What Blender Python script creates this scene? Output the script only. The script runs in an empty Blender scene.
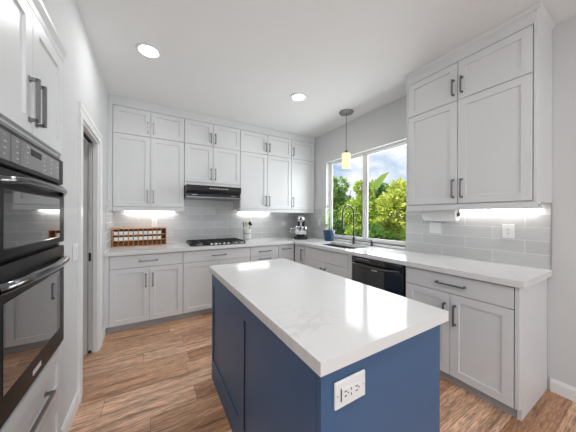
import bpy, bmesh, math, random
from mathutils import Matrix, Vector, Euler
random.seed(11)
PI = math.pi
C = bpy.context.scene.collection

# ---------------------------------------------------------------- camera
F, TH, Y0, H, CX, ROLL = 230.7263, .5255, 215.9024, 1.3293, 284.6438, .003
cd = bpy.data.cameras.new('camera')
cam = bpy.data.objects.new('camera', cd)
C.objects.link(cam)
cam.matrix_world = (Matrix.Translation((0, 0, H)) @ Matrix.Rotation(-TH, 4, 'Z')
                    @ Matrix.Rotation(PI / 2, 4, 'X') @ Matrix.Rotation(ROLL, 4, 'Z'))
cd.sensor_width = 36
cd.lens = 36 * F / 576
cd.shift_x = (288 - CX) / 576
cd.shift_y = (Y0 - 216) / 576
cd.clip_start = .02
bpy.context.scene.camera = cam

# ---------------------------------------------------------------- exposure
vs = bpy.context.scene.view_settings
vs.view_transform = 'Standard'
vs.look = 'None'
vs.gamma = 1
vs.use_curve_mapping = False
vs.exposure = 0.14


# ---------------------------------------------------------------- node helpers
class NT:
    def __init__(self, tree):
        self.t = tree
        tree.nodes.clear()

    def n(self, typ, ins=None, **kw):
        nd = self.t.nodes.new(typ)
        for k, v in kw.items():
            setattr(nd, k, v)
        for k, v in (ins or {}).items():
            s = nd.inputs[k]
            if isinstance(v, bpy.types.NodeSocket):
                self.t.links.new(v, s)
            else:
                s.default_value = v
        return nd

    def m(self, op, a, b=0.0, c=0.0):
        nd = self.n('ShaderNodeMath', {0: a, 1: b, 2: c}, operation=op)
        return nd.outputs[0]

    def mix(self, fac, a, b, blend='MIX'):
        nd = self.n('ShaderNodeMix', data_type='RGBA', blend_type=blend)
        for i, v in ((0, fac), (6, a), (7, b)):
            s = nd.inputs[i]
            if isinstance(v, bpy.types.NodeSocket):
                self.t.links.new(v, s)
            else:
                s.default_value = v
        return nd.outputs[2]

    def ramp(self, fac, stops, interp='LINEAR'):
        nd = self.n('ShaderNodeValToRGB', {0: fac})
        cr = nd.color_ramp
        cr.interpolation = interp
        while len(cr.elements) < len(stops):
            cr.elements.new(0.5)
        for e, (p, col) in zip(cr.elements, stops):
            e.position = p
            e.color = col if len(col) == 4 else (*col, 1)
        return nd.outputs[0]


def c4(c):
    return (*c, 1) if len(c) == 3 else c


# ---------------------------------------------------------------- world sky
w = bpy.data.worlds.new('sky')
bpy.context.scene.world = w
w.use_nodes = True
t = NT(w.node_tree)
SKY_STRENGTH = 1.0
sky = t.n('ShaderNodeTexSky', sky_type='HOSEK_WILKIE', turbidity=2.2, ground_albedo=.3)
sky.sun_direction = (-.5, -.3, .8)
geo = t.n('ShaderNodeTexCoord')
mp = t.n('ShaderNodeMapping', {0: geo.outputs['Generated'], 3: (1, 1, 2.0), 1: (.32, .1, .12)})
nz = t.n('ShaderNodeTexNoise', {'Vector': mp.outputs[0], 'Scale': 3.2, 'Detail': 8, 'Roughness': .58})
cl = t.ramp(nz.outputs[0], [(.40, (0, 0, 0)), (.58, (1, 1, 1))])
blue = t.ramp(t.n('ShaderNodeSeparateXYZ', {0: geo.outputs['Generated']}).outputs[2],
              [(0.0, (.62, .78, .95)), (.25, (.36, .60, .95)), (1, (.14, .32, .75))])
skyc = t.mix(.25, blue, sky.outputs[0])
cc = t.mix(cl, skyc, (1.0, 1.0, 1.02, 1))
bg = t.n('ShaderNodeBackground', {0: cc, 1: SKY_STRENGTH})
t.t.links.new(bg.outputs[0], t.n('ShaderNodeOutputWorld').inputs[0])

# sun over the roof, lighting the garden beyond the window
sd = bpy.data.lights.new('sun', 'SUN')
sd.energy = 7.5
sd.angle = .01
sd.color = (1, .95, .86)
so = bpy.data.objects.new('sun', sd)
C.objects.link(so)
so.rotation_euler = Vector((.75, -.04, -.62)).to_track_quat('-Z', 'Y').to_euler()


def area(name, loc, direction, sx, sy, power, col=(1, 1, 1), shape='RECTANGLE'):
    ld = bpy.data.lights.new(name, 'AREA')
    ld.shape = shape
    ld.size = sx
    ld.size_y = sy
    ld.energy = power
    ld.color = col
    o = bpy.data.objects.new(name, ld)
    C.objects.link(o)
    o.location = loc
    o.rotation_euler = Vector(direction).to_track_quat('-Z', 'Y').to_euler()
    return o


# unseen fill lamp added behind the camera; daylight through the kitchen window
area('rear_fill_light', (.45, -3.12, 1.25), (0, 1, .10), 1.5, 2.2, 27, (.94, .975, 1))
area('window_daylight', (3.35, 2.39, 1.75), (-1, 0, 0), 1.9, 2.0, 74, (.94, .975, 1))

# ---------------------------------------------------------------- materials
MATS = {}


def principled(name, col, rough=.5, metal=0.0, spec=.5, coat=0.0, bump=None, **kw):
    m = bpy.data.materials.new(name)
    m.use_nodes = True
    t = NT(m.node_tree)
    b = t.n('ShaderNodeBsdfPrincipled', {'Roughness': rough, 'Metallic': metal, 'Specular IOR Level': spec,
                                         'Coat Weight': coat, 'Coat Roughness': .03})
    tc = t.n('ShaderNodeTexCoord')
    nz = t.n('ShaderNodeTexNoise', {'Vector': tc.outputs['Object'], 'Scale': kw.get('nscale', 6.0), 'Detail': 4})
    v = kw.get('var', .04)
    colr = t.mix(nz.outputs[0], c4([x * (1 - v) for x in col]), c4([min(1, x * (1 + v)) for x in col]))
    t.t.links.new(colr, b.inputs['Base Color'])
    if bump:
        n2 = t.n('ShaderNodeTexNoise', {'Vector': tc.outputs['Object'], 'Scale': bump[0], 'Detail': 3})
        bp = t.n('ShaderNodeBump', {'Strength': bump[1], 'Distance': bump[2], 'Height': n2.outputs[0]})
        t.t.links.new(bp.outputs[0], b.inputs['Normal'])
    if 'emit' in kw:
        b.inputs['Emission Color'].default_value = c4(kw['emit'][0])
        b.inputs['Emission Strength'].default_value = kw['emit'][1]
    t.t.links.new(b.outputs[0], t.n('ShaderNodeOutputMaterial').inputs[0])
    MATS[name] = m
    return m


M_wall = principled('wall_paint', (.66, .665, .665), .75, bump=(160, .12, .002), var=.01)
M_ceil = principled('ceiling_paint', (.86, .865, .865), .8, bump=(120, .12, .002), var=.01)
M_trim = principled('trim_paint', (.83, .83, .825), .35, var=.01)
M_cab = principled('cabinet_paint', (.725, .735, .74), .38, var=.012)
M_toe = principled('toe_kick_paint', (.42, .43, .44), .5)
M_handle = principled('gunmetal', (.23, .23, .235), .32, metal=.9, var=.1)
M_gap = principled('cabinet_core', (.45, .45, .45), .6)
M_black = principled('black_enamel', (.012, .012, .013), .12, coat=.6, var=.05)
M_bglass = principled('black_glass', (.010, .010, .011), .03, spec=.8, coat=1.0, var=.02)
M_panelgray = principled('control_panel_gray', (.018, .018, .019), .4, spec=.2, coat=0)
M_iron = principled('cast_iron', (.02, .02, .021), .55, var=.2, nscale=40)
M_chrome = principled('polished_chrome', (.75, .75, .76), .12, metal=1.0)
M_steel = principled('brushed_steel', (.52, .52, .53), .3, metal=1.0, var=.06, nscale=30)
M_dsteel = principled('dark_steel', (.30, .30, .31), .35, metal=.9)
M_plate = principled('white_plastic', (.85, .86, .86), .3, var=.01)
M_dark = principled('dark_slot', (.02, .02, .02), .6)
M_navy = principled('navy_paint', (.052, .125, .255), .40, var=.05)
M_pot = principled('blue_glaze', (.030, .080, .15), .35, var=.12, nscale=25)
M_soil = principled('potting_soil', (.06, .04, .028), .9, var=.4, nscale=60)
M_stem = principled('plant_stem', (.16, .22, .07), .6, var=.2)
M_houseleaf = principled('houseplant_leaf', (.50, .62, .30), .45, var=.3, nscale=20)
M_wood = principled('rack_wood', (.66, .31, .12), .5, var=.25, nscale=14)
M_woodd = principled('dark_wood', (.16, .06, .025), .55, var=.3, nscale=14)
M_jar = principled('jar_glass_spice', (.42, .22, .10), .15, var=.4, nscale=40)
M_lid = principled('white_lid', (.86, .86, .85), .3, var=.02)
M_stone = principled('crock_ceramic', (.72, .72, .70), .3, var=.04)
M_stoneb = principled('crock_band', (.28, .28, .28), .4, var=.2)
M_blackpl = principled('black_plastic', (.018, .018, .018), .35)
M_paper = principled('paper_towel', (.86, .86, .85), .9, bump=(90, .2, .002), var=.01)
M_bronze = principled('bronze', (.10, .085, .07), .45, metal=.6, var=.1)
M_mulch = principled('garden_soil', (.14, .13, .06), .9, var=.3)
M_bark = principled('bark', (.18, .13, .09), .9, var=.3, nscale=30)
M_door = principled('door_paint', (.60, .61, .61), .4, var=.01)
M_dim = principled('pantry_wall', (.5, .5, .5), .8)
M_red = principled('utensil_terracotta', (.42, .16, .10), .6)
M_shade = principled('frosted_amber_glass', (.9, .78, .55), .35, emit=((1.0, .70, .33), .62))
M_bulb = principled('downlight_lens', (.95, .95, .95), .4, emit=((1.0, .97, .92), 9.0))
M_strip = principled('led_strip', (.95, .95, .95), .4, emit=((1.0, .97, .92), 11.0))
M_oven = principled('oven_enamel', (.014, .014, .015), .38, spec=.14, coat=0, var=.05)
M_sink = principled('sink_steel', (.16, .16, .165), .38, metal=.9, var=.1, nscale=30)
M_fauc = principled('gunmetal_faucet', (.09, .09, .095), .38, metal=1.0)
M_badge = principled('badge_silver', (.75, .75, .75), .35, metal=.3)


def mat_quartz():
    m = bpy.data.materials.new('white_quartz'); m.use_nodes = True
    t = NT(m.node_tree)
    tc = t.n('ShaderNodeTexCoord')
    n1 = t.n('ShaderNodeTexNoise', {'Vector': tc.outputs['Object'], 'Scale': 2.2, 'Detail': 7, 'Roughness': .6, 'Distortion': 1.4})
    v = t.m('ABSOLUTE', t.m('SUBTRACT', n1.outputs[0], .5))
    vein = t.ramp(v, [(0, (1, 1, 1)), (.022, (0, 0, 0))])
    n2 = t.n('ShaderNodeTexNoise', {'Vector': tc.outputs['Object'], 'Scale': 1.6, 'Detail': 3})
    msk = t.ramp(n2.outputs[0], [(.48, (0, 0, 0)), (.66, (1, 1, 1))])
    col = t.mix(t.m('MULTIPLY', t.m('MULTIPLY', vein, msk), .32), (.77, .77, .765, 1), (.52, .50, .48, 1))
    b = t.n('ShaderNodeBsdfPrincipled', {'Base Color': col, 'Roughness': .10, 'Specular IOR Level': .12})
    t.t.links.new(b.outputs[0], t.n('ShaderNodeOutputMaterial').inputs[0])
    return m


def mat_tile(axis, off):
    m = bpy.data.materials.new('subway_tile_' + axis); m.use_nodes = True
    t = NT(m.node_tree)
    tc = t.n('ShaderNodeTexCoord')
    s = t.n('ShaderNodeSeparateXYZ', {0: tc.outputs['Object']})
    u = t.m('SUBTRACT', s.outputs[0 if axis == 'x' else 1], off)
    v = t.m('SUBTRACT', s.outputs[2], .924)
    uv = t.n('ShaderNodeCombineXYZ', {0: u, 1: v})
    br = t.n('ShaderNodeTexBrick', {'Vector': uv.outputs[0], 'Color1': (.54, .545, .545, 1), 'Color2': (.63, .635, .635, 1),
                                    'Mortar': (.78, .78, .77, 1), 'Scale': 1.0, 'Mortar Size': .0022, 'Mortar Smooth': .1,
                                    'Bias': 0.0, 'Brick Width': .414, 'Row Height': .106}, offset=.5, offset_frequency=2, squash=1.0)
    nz = t.n('ShaderNodeTexNoise', {'Vector': t.n('ShaderNodeMapping', {0: tc.outputs['Object'], 3: (6, 6, 60)}).outputs[0], 'Scale': 1.0, 'Detail': 4})
    col = t.mix(.14, br.outputs[0], nz.outputs[0], 'OVERLAY')
    bp = t.n('ShaderNodeBump', {'Strength': .5, 'Distance': .002, 'Height': t.m('SUBTRACT', 1.0, br.outputs[1])})
    rough = t.m('MULTIPLY_ADD', br.outputs[1], .5, .14)
    b = t.n('ShaderNodeBsdfPrincipled', {'Base Color': col, 'Roughness': rough, 'Normal': bp.outputs[0]})
    t.t.links.new(b.outputs[0], t.n('ShaderNodeOutputMaterial').inputs[0])
    return m


def mat_floor():
    m = bpy.data.materials.new('wood_plank_floor'); m.use_nodes = True
    t = NT(m.node_tree)
    PW, PL = .17, 1.2
    tc = t.n('ShaderNodeTexCoord')
    s = t.n('ShaderNodeSeparateXYZ', {0: tc.outputs['Object']})
    x, y = s.outputs[0], t.m('SUBTRACT', s.outputs[1], .735)
    yr = t.m('DIVIDE', y, PW)
    row = t.m('FLOOR', yr)
    r1 = t.n('ShaderNodeTexWhiteNoise', {'W': row}, noise_dimensions='1D').outputs[0]
    xr = t.m('ADD', t.m('DIVIDE', x, PL), t.m('MULTIPLY', r1, 7.31))
    col_i = t.m('FLOOR', xr)
    pid = t.n('ShaderNodeCombineXYZ', {0: row, 1: col_i})
    r2 = t.n('ShaderNodeTexWhiteNoise', {'Vector': pid.outputs[0]}, noise_dimensions='3D')
    rv = r2.outputs[0]
    # grain
    off = t.n('ShaderNodeVectorMath', {0: r2.outputs[1], 3: 20.0}, operation='SCALE')
    gv = t.n('ShaderNodeVectorMath', {0: tc.outputs['Object'], 1: off.outputs[0]}, operation='ADD')
    g1 = t.n('ShaderNodeTexNoise', {'Vector': t.n('ShaderNodeMapping', {0: gv.outputs[0], 3: (2.2, 26, 1)}).outputs[0], 'Scale': 1.0, 'Detail': 6, 'Roughness': .62, 'Distortion': .6})
    g2 = t.n('ShaderNodeTexNoise', {'Vector': t.n('ShaderNodeMapping', {0: gv.outputs[0], 3: (14, 190, 1)}).outputs[0], 'Scale': 1.0, 'Detail': 4, 'Roughness': .6})
    g3 = t.n('ShaderNodeTexNoise', {'Vector': t.n('ShaderNodeMapping', {0: gv.outputs[0], 3: (1.6, 6, 1)}).outputs[0], 'Scale': 1.0, 'Detail': 3})
    base = t.ramp(rv, [(0, (.56, .295, .16)), (.3, (.68, .39, .235)), (.7, (.80, .49, .315)), (1, (.90, .60, .42))])
    gm = t.ramp(g1.outputs[0], [(.30, (.36, .31, .28)), (.47, (.90, .89, .88)), (.70, (1.30, 1.28, 1.25))])
    c1 = t.mix(1.0, base, gm, 'MULTIPLY')
    fm = t.ramp(g2.outputs[0], [(.36, (.46, .42, .40)), (.60, (1.12, 1.12, 1.12))])
    c2 = t.mix(.85, c1, fm, 'MULTIPLY')
    km = t.ramp(g3.outputs[0], [(.25, (.62, .58, .56)), (.42, (1, 1, 1))])
    c3 = t.mix(.8, c2, km, 'MULTIPLY')
    fy = t.m('FRACT', yr)
    fx = t.m('FRACT', xr)
    ey = t.m('MULTIPLY', t.m('MINIMUM', fy, t.m('SUBTRACT', 1.0, fy)), PW)
    ex = t.m('MULTIPLY', t.m('MINIMUM', fx, t.m('SUBTRACT', 1.0, fx)), PL)
    e = t.m('MINIMUM', ex, ey)
    gr = t.ramp(e, [(0.0, (0, 0, 0)), (.0022, (1, 1, 1))])
    c5 = t.mix(t.m('MULTIPLY_ADD', gr, .55, .45), (.05, .03, .02, 1), c3)
    h = t.m('ADD', t.m('MULTIPLY', g2.outputs[0], .25), gr)
    bp = t.n('ShaderNodeBump', {'Strength': .35, 'Distance': .0015, 'Height': h})
    rg = t.m('MULTIPLY_ADD', g1.outputs[0], .2, .26)
    b = t.n('ShaderNodeBsdfPrincipled', {'Base Color': c5, 'Roughness': rg, 'Normal': bp.outputs[0], 'Specular IOR Level': .45})
    t.t.links.new(b.outputs[0], t.n('ShaderNodeOutputMaterial').inputs[0])
    return m


def mat_leaf(name, c1, c2, c3):
    m = bpy.data.materials.new(name); m.use_nodes = True
    t = NT(m.node_tree)
    g = t.n('ShaderNodeNewGeometry')
    ri = g.outputs['Random Per Island']
    col = t.ramp(ri, [(0, c1), (.5, c2), (1, c3)])
    d = t.n('ShaderNodeBsdfPrincipled', {'Base Color': col, 'Roughness': .5, 'Specular IOR Level': .3})
    tr = t.n('ShaderNodeBsdfTranslucent', {'Color': col})
    mx = t.n('ShaderNodeMixShader', {0: .38, 1: d.outputs[0], 2: tr.outputs[0]})
    t.t.links.new(mx.outputs[0], t.n('ShaderNodeOutputMaterial').inputs[0])
    return m


def mat_glass():
    m = bpy.data.materials.new('window_glass'); m.use_nodes = True
    t = NT(m.node_tree)
    fr = t.n('ShaderNodeLayerWeight', {'Blend': .5})
    fac = t.m('MULTIPLY_ADD', t.m('POWER', fr.outputs[1], 5.0), .3, .008)
    tr = t.n('ShaderNodeBsdfTransparent', {'Color': (.97, .98, .98, 1)})
    gl = t.n('ShaderNodeBsdfGlossy', {'Color': (1, 1, 1, 1), 'Roughness': .01})
    mx = t.n('ShaderNodeMixShader', {0: fac, 1: tr.outputs[0], 2: gl.outputs[0]})
    t.t.links.new(mx.outputs[0], t.n('ShaderNodeOutputMaterial').inputs[0])
    return m


M_quartz = mat_quartz()
M_tilex = mat_tile('x', .69)
M_tiley = mat_tile('y', .645)
M_floor = mat_floor()
M_glass = mat_glass()
M_leafA = mat_leaf('leaf_lime', (.20, .34, .03), (.38, .52, .06), (.62, .68, .16))
M_leafB = mat_leaf('leaf_green', (.10, .24, .04), (.22, .40, .07), (.42, .56, .14))
M_leafC = mat_leaf('leaf_yellow', (.30, .42, .05), (.52, .60, .10), (.75, .72, .24))
M_leafD = mat_leaf('leaf_deep', (.05, .14, .03), (.11, .24, .05), (.22, .36, .10))


# ---------------------------------------------------------------- mesh helpers
def finish(name, bm, mat, parent=None, smooth=False, loc=None, rot=None):
    bmesh.ops.recalc_face_normals(bm, faces=bm.faces)
    if smooth:
        for f in bm.faces:
            f.smooth = True
        for e in bm.edges:
            if len(e.link_faces) == 2 and e.calc_face_angle(0) > math.radians(38):
                e.smooth = False
    me = bpy.data.meshes.new(name)
    bm.to_mesh(me)
    bm.free()
    for mm in (mat if isinstance(mat, (list, tuple)) else [mat]):
        me.materials.append(mm)
    o = bpy.data.objects.new(name, me)
    C.objects.link(o)
    if parent:
        o.parent = parent
    if loc:
        o.location = loc
    if rot:
        o.rotation_euler = rot
    return o


def tag(o, label=None, cat=None, group=None, kind=None):
    if label: o['label'] = label
    if cat: o['category'] = cat
    if group: o['group'] = group
    if kind: o['kind'] = kind
    return o


def thing(name, label, cat, loc=(0, 0, 0), rz=0, group=None):
    o = bpy.data.objects.new(name, None)
    o.empty_display_size = .05
    C.objects.link(o)
    o.location = loc
    o.rotation_euler = (0, 0, rz)
    return tag(o, label, cat, group)


def bx(bm, x0, x1, y0, y1, z0, z1, bev=0.0, mi=0, seg=1):
    vs_ = [bm.verts.new((x, y, z)) for z in (z0, z1) for (x, y) in ((x0, y0), (x1, y0), (x1, y1), (x0, y1))]
    fs = [bm.faces.new([vs_[i] for i in q]) for q in ((3, 2, 1, 0), (4, 5, 6, 7), (0, 1, 5, 4), (1, 2, 6, 5), (2, 3, 7, 6), (3, 0, 4, 7))]
    for f in fs: f.material_index = mi
    if bev > 0:
        es = set()
        for f in fs: es.update(f.edges)
        r = bmesh.ops.bevel(bm, geom=list(es), offset=bev, segments=seg, affect='EDGES', profile=.5)
        for f in r['faces']: f.material_index = mi
    return bm


def box(x0, x1, y0, y1, z0, z1, bev=0.0):
    bm = bmesh.new()
    return bx(bm, x0, x1, y0, y1, z0, z1, bev)


def lathe(bm, prof, n=32, mx=None, mi=0):
    """revolve [(r,z)...] about z"""
    rings = []
    for r, z in prof:
        if r < 1e-6:
            rings.append([bm.verts.new((0, 0, z))])
        else:
            rings.append([bm.verts.new((r * math.cos(2 * PI * i / n), r * math.sin(2 * PI * i / n), z)) for i in range(n)])
    new = [v for rg in rings for v in rg]
    for a, b in zip(rings, rings[1:]):
        for i in range(n):
            j = (i + 1) % n
            if len(a) == 1 and len(b) == 1: continue
            if len(a) == 1: f = bm.faces.new((a[0], b[i], b[j]))
            elif len(b) == 1: f = bm.faces.new((a[i], a[j], b[0]))
            else: f = bm.faces.new((a[i], a[j], b[j], b[i]))
            f.material_index = mi
    if mx is not None:
        for v in new: v.co = mx @ v.co
    return bm


def tube(bm, pts, r, n=10, caps=True, mi=0, sq=None):
    """round (or square-section) tube through points; r may be a list"""
    pts = [Vector(p) for p in pts]
    rr = r if isinstance(r, (list, tuple)) else [r] * len(pts)
    up = Vector((0, 0, 1))
    prev = None
    rings = []
    for i, p in enumerate(pts):
        if i == 0: d = pts[1] - pts[0]
        elif i == len(pts) - 1: d = pts[-1] - pts[-2]
        else: d = (pts[i + 1] - p).normalized() + (p - pts[i - 1]).normalized()
        d.normalize()
        if prev is None:
            a = up if abs(d.dot(up)) < .9 else Vector((1, 0, 0))
            u = d.cross(a).normalized()
        else:
            u = (prev - d * prev.dot(d)).normalized()
        prev = u
        v = d.cross(u)
        if sq:
            k = 1.0
            if 0 < i < len(pts) - 1:
                cs = (pts[i + 1] - p).normalized().dot((p - pts[i - 1]).normalized())
                k = 1 / max(.5, math.sqrt((1 + cs) / 2))
            rings.append([bm.verts.new(p + (u * a_ + v * b_) * rr[i]) for a_, b_ in ((1, 1), (-1, 1), (-1, -1), (1, -1))])
        else:
            rings.append([bm.verts.new(p + (u * math.cos(2 * PI * j / n) + v * math.sin(2 * PI * j / n)) * rr[i]) for j in range(n)])
    m_ = len(rings[0])
    for a, b in zip(rings, rings[1:]):
        for j in range(m_):
            f = bm.faces.new((a[j], a[(j + 1) % m_], b[(j + 1) % m_], b[j]))
            f.material_index = mi
    if caps:
        bm.faces.new(rings[0][::-1]).material_index = mi
        bm.faces.new(rings[-1]).material_index = mi
    return bm


def prism(bm, prof, x0, x1, axis='x', mi=0):
    """extrude polygon prof [(a,b)] along an axis: 'x' -> (x,a,b); 'y' -> (a,y,b); 'z' -> (a,b,z)"""
    def P(s, a, b):
        return {'x': (s, a, b), 'y': (a, s, b), 'z': (a, b, s)}[axis]
    A = [bm.verts.new(P(x0, a, b)) for a, b in prof]
    B = [bm.verts.new(P(x1, a, b)) for a, b in prof]
    n = len(prof)
    bm.faces.new(A).material_index = mi
    bm.faces.new(B[::-1]).material_index = mi
    for i in range(n):
        bm.faces.new((A[i], B[i], B[(i + 1) % n], A[(i + 1) % n])).material_index = mi
    return bm


def grid_slab(us, vs_, solid, w0, w1, axis):
    """cells of a grid, extruded from w0 to w1 as one closed mesh. axis = normal axis"""
    bm = bmesh.new()
    def P(u, v, q):
        return {'x': (q, u, v), 'y': (u, q, v), 'z': (u, v, q)}[axis]
    cache = {}
    def V(i, j, k):
        key = (i, j, k)
        if key not in cache: cache[key] = bm.verts.new(P(us[i], vs_[j], (w0, w1)[k]))
        return cache[key]
    nu, nv = len(us) - 1, len(vs_) - 1
    S = lambda i, j: 0 <= i < nu and 0 <= j < nv and solid((us[i] + us[i + 1]) / 2, (vs_[j] + vs_[j + 1]) / 2)
    for i in range(nu):
        for j in range(nv):
            if not S(i, j): continue
            for k in (0, 1):
                bm.faces.new([V(i, j, k), V(i + 1, j, k), V(i + 1, j + 1, k), V(i, j + 1, k)])
            if not S(i - 1, j): bm.faces.new([V(i, j, 0), V(i, j + 1, 0), V(i, j + 1, 1), V(i, j, 1)])
            if not S(i + 1, j): bm.faces.new([V(i + 1, j, 0), V(i + 1, j + 1, 0), V(i + 1, j + 1, 1), V(i + 1, j, 1)])
            if not S(i, j - 1): bm.faces.new([V(i, j, 0), V(i + 1, j, 0), V(i + 1, j, 1), V(i, j, 1)])
            if not S(i, j + 1): bm.faces.new([V(i, j + 1, 0), V(i + 1, j + 1, 0), V(i + 1, j + 1, 1), V(i, j + 1, 1)])
    return bm


def soften(bm, off, ang=50, seg=2):
    es = [e for e in bm.edges if len(e.link_faces) == 2 and e.calc_face_angle(0) > math.radians(ang)]
    bmesh.ops.bevel(bm, geom=es, offset=off, segments=seg, affect='EDGES', profile=.5)
    return bm


def shaker(bm, x0, x1, z0, z1, y=0.0, th=.02, fr=.058, rec=.009):
    """shaker door: front at y (facing -y), recessed flat centre panel, eased outer edge"""
    e = .0018
    def ring(ins, yy):
        return [bm.verts.new((a, yy, b)) for a, b in ((x0 + ins, z0 + ins), (x1 - ins, z0 + ins), (x1 - ins, z1 - ins), (x0 + ins, z1 - ins))]
    R = [ring(0, y + th), ring(0, y + e), ring(e, y), ring(fr, y), ring(fr + .003, y + rec)]
    bm.faces.new(R[0])
    for a, b in zip(R, R[1:]):
        for i in range(4):
            bm.faces.new((a[i], a[(i + 1) % 4], b[(i + 1) % 4], b[i]))
    bm.faces.new(R[-1][::-1])
    return bm


def slabfront(bm, x0, x1, z0, z1, y=0.0, th=.02):
    return bx(bm, x0, x1, y, y + th, z0, z1, .0018)


def pull(parent, x, z, L, vertical=True, y=0.0, s=.0055, out=.03, name='handle', mat=None, label=None):
    bm = bmesh.new()
    h = L / 2
    if vertical:
        for q in (-1, 1):
            zz = z + q * (h - s)
            bx(bm, x - s, x + s, y - out, y, zz - s, zz + s)
            bx(bm, x - s * 1.5, x + s * 1.5, y - .003, y, zz - s * 1.6, zz + s * 1.6)
        bx(bm, x - s, x + s, y - out - s, y - out + s, z - h, z + h, .001)
    else:
        for q in (-1, 1):
            xx = x + q * (h - s)
            bx(bm, xx - s, xx + s, y - out, y, z - s, z + s)
            bx(bm, xx - s * 1.6, xx + s * 1.6, y - .003, y, z - s * 1.5, z + s * 1.5)
        bx(bm, x - h, x + h, y - out - s, y - out + s, z - s, z + s, .001)
    o = finish(name, bm, mat or M_handle, parent)
    if label: o['label'] = label
    return o


# ---------------------------------------------------------------- dimensions
XL, XR, YB, ZC = -.445, 2.65, 3.80, 2.785
YR = -3.2
XF = XR - .61      # right run door fronts
YF = YB - .61      # back run door fronts
XUF = XR - .358    # uppers
YUF = YB - .358
CT0, CT1 = .88, .92

# ================================================================= SETTING
# floor
tag(finish('floor', box(XL - 1.0, XR + .15, YR - .1, YB + .15, -.12, 0), M_floor),
    'brown wood plank floor', kind='structure')
tag(finish('ceiling', box(XL - 1.0, XR + .15, YR - .1, YB + .15, ZC, ZC + .2), M_ceil),
    'flat white ceiling', kind='structure')
tag(finish('wall_back', box(XL - 1.0, XR + .15, YB, YB + .15, 0, ZC), M_wall), 'light gray back wall', kind='structure')
# right wall with window hole
WY0, WY1, WZ0, WZ1 = 1.66, 3.125, .957, 2.268
tag(finish('wall_right', grid_slab([YR, WY0, WY1, YB], [0, WZ0, WZ1, ZC],
                                   lambda u, v: not (WY0 < u < WY1 and WZ0 < v < WZ1), XR, XR + .15, 'x'), M_wall),
    'light gray right wall with the window', kind='structure')
# left wall: niche for oven tower, doorway
TY0, TY1, TZ1 = .985, 1.765, 2.235
DY0, DY1, DZ1 = 2.215, 2.875, 2.045
tag(finish('wall_left', grid_slab([YR, TY0, TY1, DY0, DY1, YB], [0, DZ1, TZ1, ZC],
                                  lambda u, v: not ((TY0 < u < TY1 and v < TZ1) or (DY0 < u < DY1 and v < DZ1)), XL - .12, XL, 'x'), M_wall),
    'light gray left wall with the doorway', kind='structure')
# unseen rear wall; wide opening added to let light in
tag(finish('wall_rear', grid_slab([XL - 1.0, -.35, 2.55, XR + .15], [0, 2.35, ZC],
                                  lambda u, v: not (-.35 < u < 2.55 and v < 2.35), YR - .1, YR, 'y'), M_wall), kind='structure')
# pantry beyond the doorway and back of the oven niche
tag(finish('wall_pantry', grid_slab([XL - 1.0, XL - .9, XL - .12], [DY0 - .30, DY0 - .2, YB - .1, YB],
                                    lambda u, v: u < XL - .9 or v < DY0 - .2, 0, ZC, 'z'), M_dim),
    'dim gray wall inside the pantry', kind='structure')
tag(finish('wall_niche', box(XL - .9, XL - .8, TY0 - .1, TY1 + .1, 0, ZC), M_dim), kind='structure')


# baseboards (profiled)
def base_prof(t=.014, h=.098):
    return [(0, 0), (t, 0), (t, h - .022), (t - .004, h - .012), (t - .007, h), (0, h)]


bm = bmesh.new()
prism(bm, [(XR - a, b) for a, b in base_prof()], YR, .505, 'y')
tag(finish('baseboard_right', bm, M_trim), 'white baseboard along the right wall', kind='structure')
bm = bmesh.new()
prism(bm, [(XL + a, b) for a, b in base_prof()], TY1 + .02, DY0 - .085, 'y')
prism(bm, [(XL + a, b) for a, b in base_prof()], DY1 + .085, YF + .04, 'y')
tag(finish('baseboard_left', bm, M_trim), 'white baseboard along the left wall', kind='structure')

# doorway: casing, jamb, sliding door edge with latch
dr = thing('door_1', 'white cased doorway with sliding door edge in left wall', None, (0, 0, 0))
dr['kind'] = 'structure'
bm = bmesh.new()
cw, ct = .085, .018
for (a0, a1) in ((DY0 - cw, DY0), (DY1, DY1 + cw)):
    prism(bm, [(XL, a0), (XL + ct, a0), (XL + ct, a0 + .03), (XL + ct * .75, a0 + .035), (XL + ct * .75, a1), (XL, a1)] if a0 < DY0 - .01 else
          [(XL, a0), (XL + ct * .75, a0), (XL + ct * .75, a1 - .035), (XL + ct, a1 - .03), (XL + ct, a1), (XL, a1)], 0, DZ1, 'z')
prism(bm, [(XL, DZ1), (XL + ct * .75, DZ1), (XL + ct * .75, DZ1 + .05), (XL + ct, DZ1 + .055), (XL + ct, DZ1 + cw), (XL, DZ1 + cw)], DY0 - cw, DY1 + cw, 'y')
finish('casing', bm, M_trim, dr)
bm = bmesh.new()
jx0, jx1, sx0, sx1 = XL - .12, XL, XL - .078, XL - .040
bx(bm, jx0, sx0, DY1 - .02, DY1, 0, DZ1 - .02, .002)
bx(bm, sx1, jx1, DY1 - .02, DY1, 0, DZ1 - .02, .002)
bx(bm, jx0, jx1, DY0, DY0 + .012, 0, DZ1 - .02, .002)
bx(bm, sx1, jx1, DY0, DY1, DZ1 - .02, DZ1, .002)
bx(bm, jx0, sx0, DY0, DY1, DZ1 - .02, DZ1, .002)
finish('jamb', bm, M_trim, dr)
dl = finish('door_panel', box(sx0 + .004, sx1 - .004, DY1 - .028, DY1 + .35, .012, DZ1 - .045, .002), M_door, dr)
bm = bmesh.new()
bx(bm, sx0 + .009, sx1 - .009, DY1 - .0295, DY1 - .027, .89, .97)
bx(bm, sx0 + .008, sx1 - .008, DY1 - .033, DY1 - .027, .012, .035)
finish('latch', bm, M_dark, dl)
finish('track', box(sx0, sx1, DY0, DY1, DZ1 - .012, DZ1 + .001), M_dark, dr)

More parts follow.
